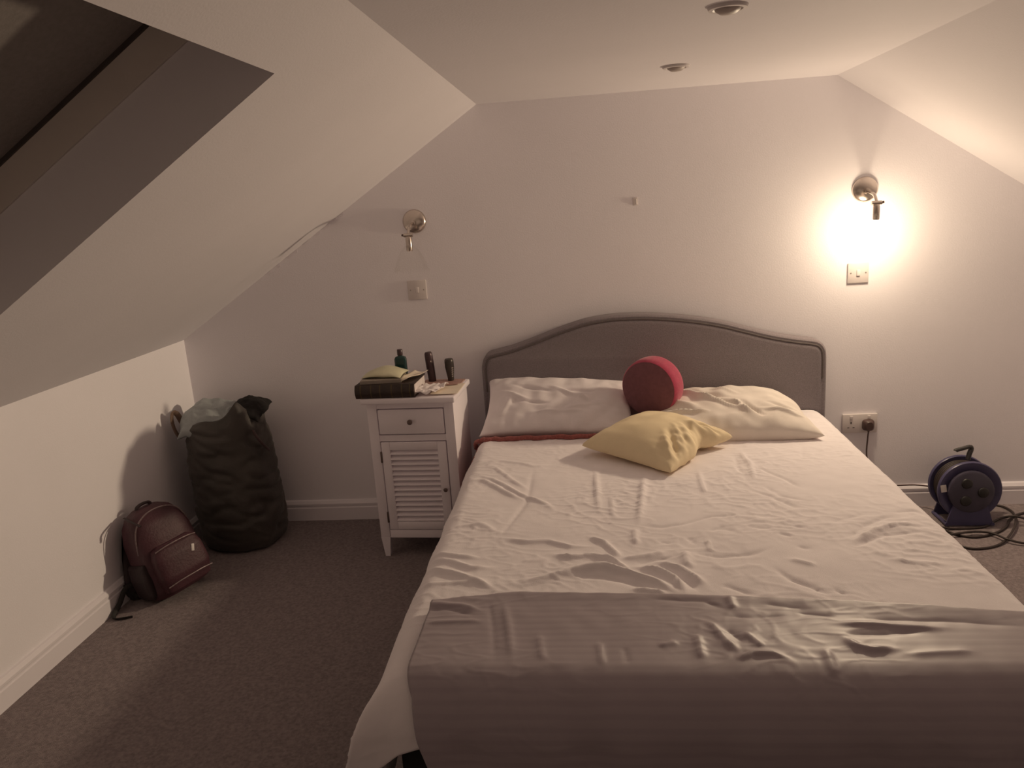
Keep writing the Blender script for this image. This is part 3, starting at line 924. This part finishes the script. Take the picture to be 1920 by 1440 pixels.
# door: four frame members around 14 tilted slats
dx0, dx1, dz0, dz1 = -W2 + PW + .004, W2 - PW - .004, .126, .508
g = Geo()
ST = .036
g.box((dx0, YF - .001, dz0), (dx0 + ST, YF + .018, dz1), NT, bevel=.002)
g.box((dx1 - ST, YF - .001, dz0), (dx1, YF + .018, dz1), NT, bevel=.002)
g.box((dx0 + ST, YF - .001, dz1 - .034), (dx1 - ST, YF + .018, dz1), NT, bevel=.002)
g.box((dx0 + ST, YF - .001, dz0), (dx1 - ST, YF + .018, dz0 + .034), NT, bevel=.002)
door = g.build('door', M['paint_white'], ns)
g = Geo()
z0, z1 = dz0 + .034, dz1 - .034
N = 14
for k in range(N):
    zc = z0 + (k + .5) * (z1 - z0) / N
    g.box((dx0 + ST - .002, -.013, -.0028), (dx1 - ST + .002, .013, .0028), NT @ place((0, YF + .010, zc), rx=42), bevel=.0015, seg=1)
g.build('louvre_slats', M['paint_white'], door)
Geo().lathe([(.0035, 0), (.0035, .006), (.008, .010), (.009, .015), (.006, .019), (0, .020)], NT @ place((dx1 - .014, YF - .001, .305), rx=90), 16).build('knob', M['knob'], door)
for hz in (.445, .180):
    Geo().box((dx0 - .007, YF - .004, hz - .024), (dx0 + .001, YF + .004, hz + .024), NT, bevel=.002).build('hinge', M['knob'], door)

# ---- things on the nightstand
TZ = .7002
def on(x, y, z, rz=0, rx=0, ry=0):
    return place((x, y, z), rz=rz, rx=rx, ry=ry)
book = thing('hardback_book', (-.825, -.34, TZ), 'thick dark brown hardback lying flat on the nightstand, spine forward', 'book')
BT = on(-.828, -.345, TZ, rz=-2)
g = Geo()
g.box((-.122, -.095, 0), (.122, .095, .005), BT, bevel=.0015)
g.box((-.122, -.095, .050), (.122, .095, .055), BT, bevel=.0015)
n = 12
prof = [(-.095 - .010 * math.cos(PI * (k / n - .5)), .055 * k / n) for k in range(n + 1)]
prof += [(-.090, .055), (-.090, 0)]
v = [(-.122, y, z) for y, z in prof] + [(.122, y, z) for y, z in prof]
m_ = len(prof)
g.add(v, [list(range(m_)), list(range(2 * m_ - 1, m_ - 1, -1))] + [[k, (k + 1) % m_, (k + 1) % m_ + m_, k + m_] for k in range(m_)], BT)
g.build('cover', M['book'], book)
for bx in (-.098, -.055, -.018, .030, .072, .105):
    v = [(bx + d, -.0955 - .0105 * math.cos(PI * (k / n - .5)), .055 * k / n) for d in (-.0025, .0025) for k in range(n + 1)]
    Geo().add(v, [[k, k + 1, k + 1 + n + 1, k + n + 1] for k in range(n)], BT).build('spine_band', M['gilt'], book, smooth=False)
Geo().box((-.117, -.088, .005), (.118, .090, .050), BT).build('page_block', M['pages'], book, smooth=False)

pb = thing('paperback_book', (-.86, -.345, TZ + .0555), 'thin grey paperback on the hardback, under the green packet', 'book')
PT = on(-.855, -.345, TZ + .0555, rz=4)
Geo().box((-.082, -.070, .0018), (.080, .070, .0125), PT).build('page_block', M['pack_under'], pb, smooth=False)
g = Geo(); g.box((-.084, -.072, 0), (.082, .072, .0018), PT); g.box((-.084, -.072, .0125), (.082, .072, .014), PT); g.box((-.084, -.0735, 0), (.082, -.072, .014), PT)
g.build('cover', M['pack_under'], pb, smooth=False)
def pk_post(p, u, v):
    p.z -= .010 * u * u + .006 * v * v
    return p
pk = pillow_geo(.165, .120, .034, on(-.850, -.335, TZ + .0895, rz=-6, rx=2), 12.0, pinch=.02, wr=.005, n=36, power=.55, post=pk_post)
tag(pk.build('soft_packet', M['pack'], angle=180), 'pale green soft packet lying on top of the books', 'packet')
g = Geo()
LT = on(-.745, -.335, TZ + .0556, rz=-24)
g.grid(lambda i, j: ((-.035 + .07 * i / 10), (-.075 + .15 * j / 12), .004 + .012 * (i / 10 - .45) ** 2 * 3 + .003 * math.sin(j * .6)), 10, 12, LT)
tag(g.build('leaflet', M['cream_paper'], angle=180, solid=.0015), 'cream folded leaflet beside the green packet on the hardback', 'leaflet')

bt = thing('lotion_bottle', (-.815, -.205, TZ), 'teal bottle with a dark cap behind the books', 'bottle')
T = on(-.815, -.205, TZ, rz=4)
g = Geo()
def rr_ring(hx, hy, z, nn=28, p=4.0):
    r = []
    for k in range(nn):
        a = 2 * PI * k / nn
        c, s = math.cos(a), math.sin(a)
        r.append((hx * math.copysign(abs(c) ** (2 / p), c), hy * math.copysign(abs(s) ** (2 / p), s), z))
    return r
def loft(g, rings, T=None, caps=True):
    n = len(rings[0]); v = [p for r in rings for p in r]; f = []
    for i in range(len(rings) - 1):
        for k in range(n):
            k2 = (k + 1) % n
            f.append([i * n + k, i * n + k2, (i + 1) * n + k2, (i + 1) * n + k])
    if caps:
        f.append(list(range(n - 1, -1, -1))); f.append(list(range((len(rings) - 1) * n, len(rings) * n)))
    g.add(v, f, T)
    return g
loft(g, [rr_ring(.022, .012, 0), rr_ring(.0255, .0145, .004), rr_ring(.026, .0155, .06), rr_ring(.0255, .015, .110), rr_ring(.022, .0125, .119), rr_ring(.0095, .0095, .124, p=2.2), rr_ring(.009, .009, .127, p=2)], T)
g.build('bottle_body', M['teal'], bt, angle=50)
Geo().lathe([(.0112, .1265), (.0118, .128), (.0115, .150), (.010, .152), (0, .1522)], T, 22).build('cap', M['darkcap'], bt)

def spray_can(x, y, r, h, m_, lean, label, waist):
    t = thing('deodorant_can', (x, y, TZ + .0045), label, 'deodorant', 'deodorant cans at the back of the nightstand')
    T = on(x, y, TZ + .0045, ry=lean)
    Geo().lathe([(0, 0), (r * waist * .9, 0), (r * waist, .003), (r * waist, .012), (r * (.5 + .5 * waist), h * .35), (r, h * .62), (r, h * .66)], T, 28).build('can_body', m_, t)
    Geo().lathe([(r * .985, h * .662), (r, h * .68), (r * .99, h * .86), (r * .93, h * .95), (r * .75, h * .992), (r * .3, h), (0, h)], T, 28).build('cap', m_, t)
    return t, T
c1, T1 = spray_can(-.688, -.190, .0175, .128, M['can_plum'], -4, 'taller slim plum deodorant can at the back of the nightstand', .95)
Geo().lathe([(0, 0), (.0035, 0), (.003, .001), (0, .0012)], T1 @ place((.009, -.0148, .088), rx=90, rz=30), 12).build('logo_dot', M['silver'], c1)
c2, T2 = spray_can(-.607, -.192, .0195, .096, M['can_grey'], -2, 'shorter dark grey deodorant can nearest the bed', .70)
g = Geo()
for k in range(5):
    a0 = -1.05 + .02 * k
    zz = .018 + k * .009
    rad = .0195 * (.74 + .26 * min(1, zz / .06)) + .0006
    v = [(rad * math.cos(a0 + q * .12), rad * math.sin(a0 + q * .12), zz + d) for d in (0, .004) for q in range(5)]
    g.add(v, [[q, q + 1, q + 6, q + 5] for q in range(4)], T2)
g.build('printed_marks', M['silver'], c2, smooth=False)

# loose papers
def sheet_paper(name, m_, cx_, cyy, w, d, rz, z, curl, label, cat, seed=0, crumple=0.0, thick=.0008):
    g = Geo(); T = on(cx_, cyy, z, rz=rz)
    nn = 22
    def fn(i, j):
        u = -1 + 2 * i / nn; v = -1 + 2 * j / nn
        zz = curl * (u * u * .6 + abs(v) ** 3 * .3) + crumple * (.5 + nz(u * 2.2 + seed, v * 2.2, seed) + .5 * abs(nz(u * 5 + seed, v * 5, 3)))
        return (u * w / 2 + crumple * .3 * nz(u * 3, v * 3, seed + 5), v * d / 2, max(0, zz))
    g.grid(fn, nn, nn, T)
    return tag(g.build(name, m_, angle=180 if not crumple else 35, solid=thick, solid_off=1.0), label, cat)
bk = thing('booklet', (-.590, -.225, TZ), 'thin red-brown booklet under the deodorant cans and papers', 'booklet')
T = on(-.640, -.225, TZ, rz=-4)
Geo().box((-.085, -.055, .0006), (.085, .055, .0036), T).build('page_block', M['cream_paper'], bk, smooth=False)
g = Geo(); g.box((-.087, -.057, 0), (.087, .057, .0006), T); g.box((-.087, -.057, .0036), (.087, .057, .0044), T); g.box((-.087, .057, 0), (.087, .0575, .0044), T)
g.build('cover', M['redbrown'], bk, smooth=False)
sheet_paper('paper_sheet', M['cream_paper'], -.595, -.345, .115, .17, -2, TZ + .0045, .002, 'cream paper sheet at the bed side front of the nightstand', 'paper', 2)
sheet_paper('receipt', M['paper'], -.660, -.372, .10, .145, -12, TZ + .0085, .006, 'crumpled white paper beside the hardback', 'paper', 4, crumple=.013)
sheet_paper('card', M['redbrown'], -.590, -.275, .05, .030, 8, TZ + .0085, .001, 'small red-brown card on the cream papers', 'card', 6, thick=.0012)

# ------------------------------------------------------------------ laundry sack in the corner
sk = thing('laundry_sack', (-1.60, -.215, 0), 'tall charcoal nylon sack stuffed with clothes in the corner', 'sack')
def sack():
    nr, nn = 90, 120
    keys = [  # z, centre x, centre y, half x, half y
        (0.0, -1.590, -.215, .150, .128), (.012, -1.590, -.215, .172, .150), (.05, -1.588, -.218, .185, .165), (.14, -1.586, -.220, .190, .168), (.25, -1.592, -.218, .192, .165),
        (.36, -1.602, -.212, .192, .160), (.45, -1.608, -.206, .190, .155), (.53, -1.612, -.202, .186, .150), (.585, -1.616, -.200, .176, .140), (.612, -1.616, -.200, .160, .126)]
    keys = [(z, x - .022, y, hx - .014, hy) for z, x, y, hx, hy in keys]
    Z = [k[0] for k in keys]
    g = Geo()
    def fn(i, j):
        t = j / nr
        z = .612 * t
        c = [np.interp(z, Z, [k[q] for k in keys]) for q in range(1, 5)]
        a = 2 * PI * i / nn
        cs, sn_ = math.cos(a), math.sin(a)
        p = 2.6
        x = c[0] + c[2] * math.copysign(abs(cs) ** (2 / p), cs)
        y = c[1] + c[3] * math.copysign(abs(sn_) ** (2 / p), sn_)
        # sagging horizontal creases on the front, gathered rim
        w = .013 * nz(cs * 1.6 + 4, sn_ * 1.6, z * 7)
        w += .026 * (min(.3, abs(nz(cs * 1.2, sn_ * 1.2 + 2, z * 15 + .9 * cs))) - .22) * sstep(.02, .1, z)
        w += .005 * nz(cs * 3, sn_ * 3, z * 34 + 1.2 * cs)
        zz = z + (.030 * cs - .012) * sstep(.5, .612, z) + .010 * nz(cs * 2, sn_ * 2, 8.0) * sstep(.45, .612, z)
        # one corner of the rim pulled up into a peak on the right
        pk_ = math.exp(-((a - 5.45) / .30) ** 2) * sstep(.45, .612, z)
        zz += .052 * pk_
        x += cs * w; y += sn_ * w
        y = min(y, -.022)
        x = max(x, XL + .021)
        return (x, y, zz)
    g.grid(fn, nn, nr, closed_u=True)
    # inside: floor of the mouth
    o = len(g.v); ring = [g.v[nr * nn + k].copy() for k in range(nn)]
    inner = [Vector((-1.638, -.2, p.z - .07)) + (Vector((p.x, p.y, 0)) - Vector((-1.638, -.2, 0))) * .9 for p in ring]
    base = nr * nn
    g.v += inner
    for k in range(nn):
        g.f.append([base + k, base + (k + 1) % nn, o + (k + 1) % nn, o + k]); g.mi.append(0)
    g.f.append([o + k for k in range(nn)]); g.mi.append(0)
    g.f.append([k for k in range(nn)][::-1]); g.mi.append(0)
    return g.build('sack_body', M['sack'], sk, angle=180)
sack()
Geo().tube([(-1.468, -.30, .545), (-1.452, -.31, .52), (-1.438, -.30, .49), (-1.432, -.275, .46), (-1.438, -.24, .44)], .011, 8, smooth=5, flat=.45, up=(1, 0, 0)).build('side_handle', M['sack_band'], sk)
Geo().tube([(-1.820, -.28, .52), (-1.832, -.285, .56), (-1.836, -.285, .60), (-1.830, -.28, .632), (-1.820, -.265, .622), (-1.812, -.25, .58)], .012, 8, smooth=5, flat=.35, up=(1, 0, 0)).build('carry_handle', M['strap_tan'], sk)
def garment(name, m_, T, w, d, t, seed, label, crease, droop, n=44):
    def post(p, u, v):
        p.z -= droop * max(0, -v) ** 2 + .02 * u * u
        p.z += crease * (nz(u * 2.5 + seed, v * 2.5, 1.3) + .6 * abs(nz(u * 4 + seed, v * 5, 4.1)))
        p.x += .012 * nz(u * 2, v * 2, seed + 9); p.y += .012 * nz(u * 2 + 7, v * 2, seed + 3)
        return p
    g = pillow_geo(w, d, t, T, seed, pinch=.02, wr=.008, n=n, power=.3, post=post)
    return tag(g.build(name, m_, angle=180), label, 'clothing')
garment('folded_garment', M['pale_blue'], place((-1.700, -.222, .612), rx=12, rz=3, ry=0), .225, .22, .065, 2.0, 'pale blue garment bulging out of the charcoal sack', .014, .050)
garment('dark_garment', M['black_cloth'], place((-1.525, -.195, .630), rx=10, rz=-4, ry=2), .150, .15, .055, 7.0, 'black garment tucked into the right of the sack mouth', .010, .020)

# ------------------------------------------------------------------ maroon backpack against the knee wall
bp = thing('backpack', (-1.73, -.68, 0), 'maroon backpack slumped on the carpet against the knee wall', 'backpack')
fwd = Vector((.84, -.46, .22)).normalized()               # front of the pack
roll = math.radians(5)
up0 = (Vector((0, 0, 1)) - fwd * fwd.z).normalized()
rt0 = up0.cross(fwd).normalized() * -1
rt0 = fwd.cross(up0).normalized() * -1
rt = (Vector((0, 0, 1)).cross(fwd) * -1)
rt = fwd.cross(Vector((0, 0, 1))).normalized() * -1       # towards the picture right when seen from the front
if rt.x < 0: rt = -rt
up = rt.cross(fwd) if rt.cross(fwd).z > 0 else fwd.cross(rt)
u2 = (up * math.cos(roll) - rt * math.sin(roll)).normalized()
r2 = (rt * math.cos(roll) + up * math.sin(roll)).normalized()
BC = Vector((-1.735, -.675, .190))
BPT = frame(BC, r2, -fwd, u2)                             # local x right, y back, z up
def pack_ring(hx, hy, cyl, z, nn=64, p=3.4, seed=0.0):
    r = []
    for k in range(nn):
        a = 2 * PI * k / nn
        c, s = math.cos(a), math.sin(a)
        w = 1 + .035 * nz(c * 1.5 + seed, s * 1.5, z * 9)
        r.append((hx * w * math.copysign(abs(c) ** (2 / p), c), cyl + hy * w * math.copysign(abs(s) ** (2 / p), s), z))
    return r
def pack_loft(keys, m_, name, parent, T, seed):
    zs = [k[0] for k in keys]
    rings = []
    for q in range(41):
        t = q / 40
        z = zs[0] + (zs[-1] - zs[0]) * (.5 - .5 * math.cos(PI * t))
        hx, hy, cc = (np.interp(z, zs, [k[w] for k in keys]) for w in (1, 2, 3))
        rings.append(pack_ring(hx, hy, cc, z, seed=seed))
    g = loft(Geo(), rings, T)
    for i, p in enumerate(g.v):
        if p.z < .002: p.z = .002 + .15 * (p.z - .002) if False else .002
        if p.x < XL + .020: p.x = XL + .020
    return g.build(name, m_, parent, angle=180)
body = pack_loft([(-.185, .085, .050, .0), (-.178, .110, .075, .0), (-.15, .124, .086, .0), (-.05, .128, .088, 0), (.06, .122, .082, .002), (.12, .106, .070, .006), (.155, .082, .052, .012), (.172, .050, .030, .016)], M['maroon'], 'pack_body', bp, BPT, 1.0)
pocket = pack_loft([(-.165, .070, .018, -.088), (-.155, .096, .030, -.090), (-.10, .106, .040, -.092), (-.02, .102, .038, -.090), (.015, .090, .028, -.086), (.028, .066, .014, -.082)], M['maroon'], 'front_pocket', bp, BPT, 5.0)
def zipline(name, pts, r, parent, m_=M['zip']):
    return Geo().tube([BPT @ Vector(p) for p in pts], r, 6, smooth=6).build(name, m_, parent)
zipline('zip', [(-.088, -.108, .014), (-.05, -.117, .021), (0, -.120, .023), (.05, -.117, .020), (.086, -.107, .012)], .0028, pocket)
zipline('zip', [(-.098, -.126, -.128), (-.05, -.134, -.122), (0, -.136, -.121), (.05, -.134, -.122), (.096, -.126, -.128)], .0026, pocket)
zipline('zip', [(-.118, -.040, .02), (-.110, -.052, .085), (-.088, -.058, .130), (-.04, -.060, .158), (.02, -.058, .160), (.075, -.056, .138), (.104, -.052, .09), (.118, -.044, .03)], .0028, bp)
Geo().box((-.006, -.006, -.014), (.006, .004, .014), BPT @ place((.045, -.126, -.030), ry=20), bevel=.002).build('zip_pull', M['sticker'], pocket)
zipline('haul_loop', [(-.030, .02, .164), (-.026, .02, .180), (0, .02, .186), (.026, .02, .181), (.030, .02, .165)], .007, bp, M['maroon_shaded'])
pack_loft([(-.190, .060, .020, .0), (-.180, .110, .034, .0), (-.10, .122, .040, .0), (.02, .112, .038, .0), (.11, .085, .028, .0), (.135, .05, .016, 0)], M['maroon_shaded'], 'back_panel', bp, BPT @ Matrix.Translation(Vector((-.030, .105, -.004))), 7.0)
Geo().tube([BPT @ Vector(q) for q in ((-.06, .13, .10), (-.115, .150, .05), (-.150, .140, -.03), (-.155, .110, -.10), (-.130, .085, -.155))], .020, 10, smooth=6, flat=.45).build('shoulder_pad', M['strap_black'], bp)
sp = pack_loft([(-.165, .010, .040, .0), (-.15, .020, .055, .0), (-.08, .024, .060, .0), (-.03, .018, .058, .0), (-.02, .008, .054, 0)], M['maroon_shaded'], 'side_pocket', bp, BPT @ Matrix.Translation(Vector((-.122, 0, 0))), 3.0)
Geo().tube([BPT @ Vector(p) for p in ((-.09, -.088, .128), (-.10, -.06, .150), (-.085, .02, .165))], .007, 8, smooth=5, flat=.4).build('compression_strap', M['maroon_shaded'], bp)
Geo().tube([BPT @ Vector((-.118, .06, -.10)), (-1.842, -.79, .07), (-1.846, -.84, .03), (-1.846, -.885, .0075), (-1.825, -.905, .006), (-1.795, -.900, .0055), (-1.768, -.889, .0055)], .010, 8, smooth=7, flat=.35, up=(1, 0, .3)).build('shoulder_strap', M['strap_black'], bp)

# ------------------------------------------------------------------ blue cable reel and its cables
rl = thing('cable_reel', (1.52, -.17, 0), 'blue plastic cable reel standing by the skirting', 'cable reel')
axr = Vector((-.04, -.998, .05)).normalized()               # from the back flange to the front one
RC = Vector((1.520, -.165, .148))
rx_ = Vector((0, 0, 1)).cross(axr).normalized(); ry_ = axr.cross(rx_)
RT = frame(RC, rx_, ry_, axr)
Rf = .124
def flange(z0, m_, name, Rr, T=RT):
    return Geo().lathe([(.02, z0 - .004), (Rr * .80, z0 - .004), (Rr * .86, z0 - .008), (Rr * .97, z0 - .009), (Rr, z0 - .004), (Rr, z0 + .004), (Rr * .97, z0 + .009), (Rr * .86, z0 + .008), (Rr * .80, z0 + .003), (Rr * .5, z0 + .002), (.02, z0 + .002)], T, 64).build(name, m_, rl)
flange(.052, M['blue'], 'front_flange', Rf)
flange(-.052, M['blue'], 'back_flange', Rf * .98)
g = Geo()
for k in range(7):
    zz = -.040 + k * .0132
    g.tube([(.098 * math.cos(q * PI / 24), .098 * math.sin(q * PI / 24), zz) for q in range(48)], .0064, 8, closed=True, T=RT)
g.build('wound_cable', M['cable'], rl)
Geo().lathe([(.085, -.050), (.085, .050)], RT, 40).build('hub_drum', M['blue_dark'], rl)
g = Geo().lathe([(0, .078), (.080, .078), (.087, .074), (.089, .056)], RT, 40)
fp = g.build('socket_plate', M['blue_dark'], rl)
for k in range(3):
    a = PI / 2 + k * 2 * PI / 3 + .5
    Geo().lathe([(0, .084), (.017, .084), (.0205, .082), (.022, .0785)], RT @ place((.043 * math.cos(a), .043 * math.sin(a), 0)), 24).build('socket_cover', M['black_plastic'], fp)
Geo().box((-.011, -.015, 0), (.011, .015, .0015), RT @ place((-.103, .012, .061), rz=10)).build('label_sticker', M['sticker'], rl, smooth=False)
# moulded foot that carries the drum
g = Geo()
for zz, w0, w1 in ((.066, .092, .070), (-.066, .092, .070)):
    pts = [(-w0, -.1455), (w0, -.1455), (w1, -.07), (w1 * .6, .03), (-w1 * .6, .03), (-w1, -.07)]
    v = [(x, y, zz - .004) for x, y in pts] + [(x, y, zz + .004) for x, y in pts]
    n6 = 6
    g.add(v, [list(range(n6))[::-1], list(range(n6, 12))] + [[k, (k + 1) % n6, (k + 1) % n6 + n6, k + n6] for k in range(n6)], RT)
g.tube([(-.088, -.1395, -.073), (-.088, -.1395, .073)], .0075, 10, T=RT)
g.tube([(.088, -.1395, -.073), (.088, -.1395, .073)], .0075, 10, T=RT)
for p in g.v: p.z = max(p.z, .0008)
g.build('stand', M['blue'], rl, smooth=True, angle=30)
g = Geo().tube([(.010, .118, .0), (.014, .140, .0), (.020, .158, .0)], .010, 10, T=RT)
st = g.build('handle_post', M['handle_grey'], rl)
Geo().tube([(.020, .150, .0), (.022, .166, .0), (.014, .172, .0), (-.008, .166, .0), (-.036, .158, .0), (-.040, .154, 0)], .0085, 10, smooth=5, T=RT).build('grip', M['handle_grey'], st)
g = Geo().tube([(1.440, -.115, .105), (1.425, -.07, .112), (1.38, -.034, .1075), (1.30, -.026, .1050), (1.245, -.026, .112), (1.205, -.028, .150), (1.180, -.030, .205), (1.170, -.030, .26), (1.172, -.030, .33), (1.1745, -.030, .360)], .0034, 8, smooth=8)
g.build('supply_cable', M['brown_plug'], rl)
# plug pushed into the right half of the double socket
g = Geo()
PTm = place((1.1745, -.0125, .392))
loft(g, [rr_ring(.019, .021, 0, p=4), rr_ring(.0245, .0245, .004, p=4), rr_ring(.0245, .0245, .014, p=4), rr_ring(.020, .022, .026, p=3), rr_ring(.014, .018, .032, p=2.4)], PTm @ place((0, 0, -.006), rx=90))
g.tube([(0, -.016, -.024), (0, -.0165, -.034)], lambda t: .008 - .004 * t, 10, T=PTm)
g.build('plug', M['brown_plug'], rl)

# one long cable lying in loose loops on the carpet
z0 = .0055
pts = [(1.645, -.070, z0), (1.69, -.035, z0), (1.735, -.05, z0), (1.740, -.13, .0120), (1.700, -.235, .0160), (1.625, -.345, .0130), (1.541, -.424, z0), (1.446, -.453, z0), (1.38, -.424, z0), (1.25, -.400, z0),
       (1.12, -.400, z0), (1.05, -.345, z0), (1.10, -.27, z0), (1.25, -.215, z0), (1.36, -.225, z0), (1.40, -.268, z0), (1.43, -.325, z0), (1.494, -.350, z0), (1.585, -.315, z0), (1.655, -.255, z0), (1.70, -.19, z0), (1.76, -.14, z0), (1.86, -.11, z0),
       (2.02, -.15, z0), (2.12, -.25, z0), (2.12, -.37, z0), (2.02, -.42, z0), (1.88, -.405, z0), (1.74, -.430, z0), (1.640, -.424, .0100), (1.588, -.398, .0160), (1.557, -.335, .0150), (1.50, -.318, .0140), (1.43, -.335, .0155), (1.355, -.335, z0), (1.325, -.295, z0), (1.37, -.268, .0130),
       (1.45, -.268, z0), (1.56, -.258, z0), (1.62, -.215, z0), (1.67, -.185, .0100), (1.72, -.200, .0230), (1.80, -.235, z0), (1.92, -.26, z0), (2.04, -.24, z0)]
lc = Geo().tube(pts, .0048, 8, smooth=8).build('loose_cable', M['cable'], angle=180)
tag(lc, 'black cable lying in loose loops on the carpet around the blue reel', 'cable')
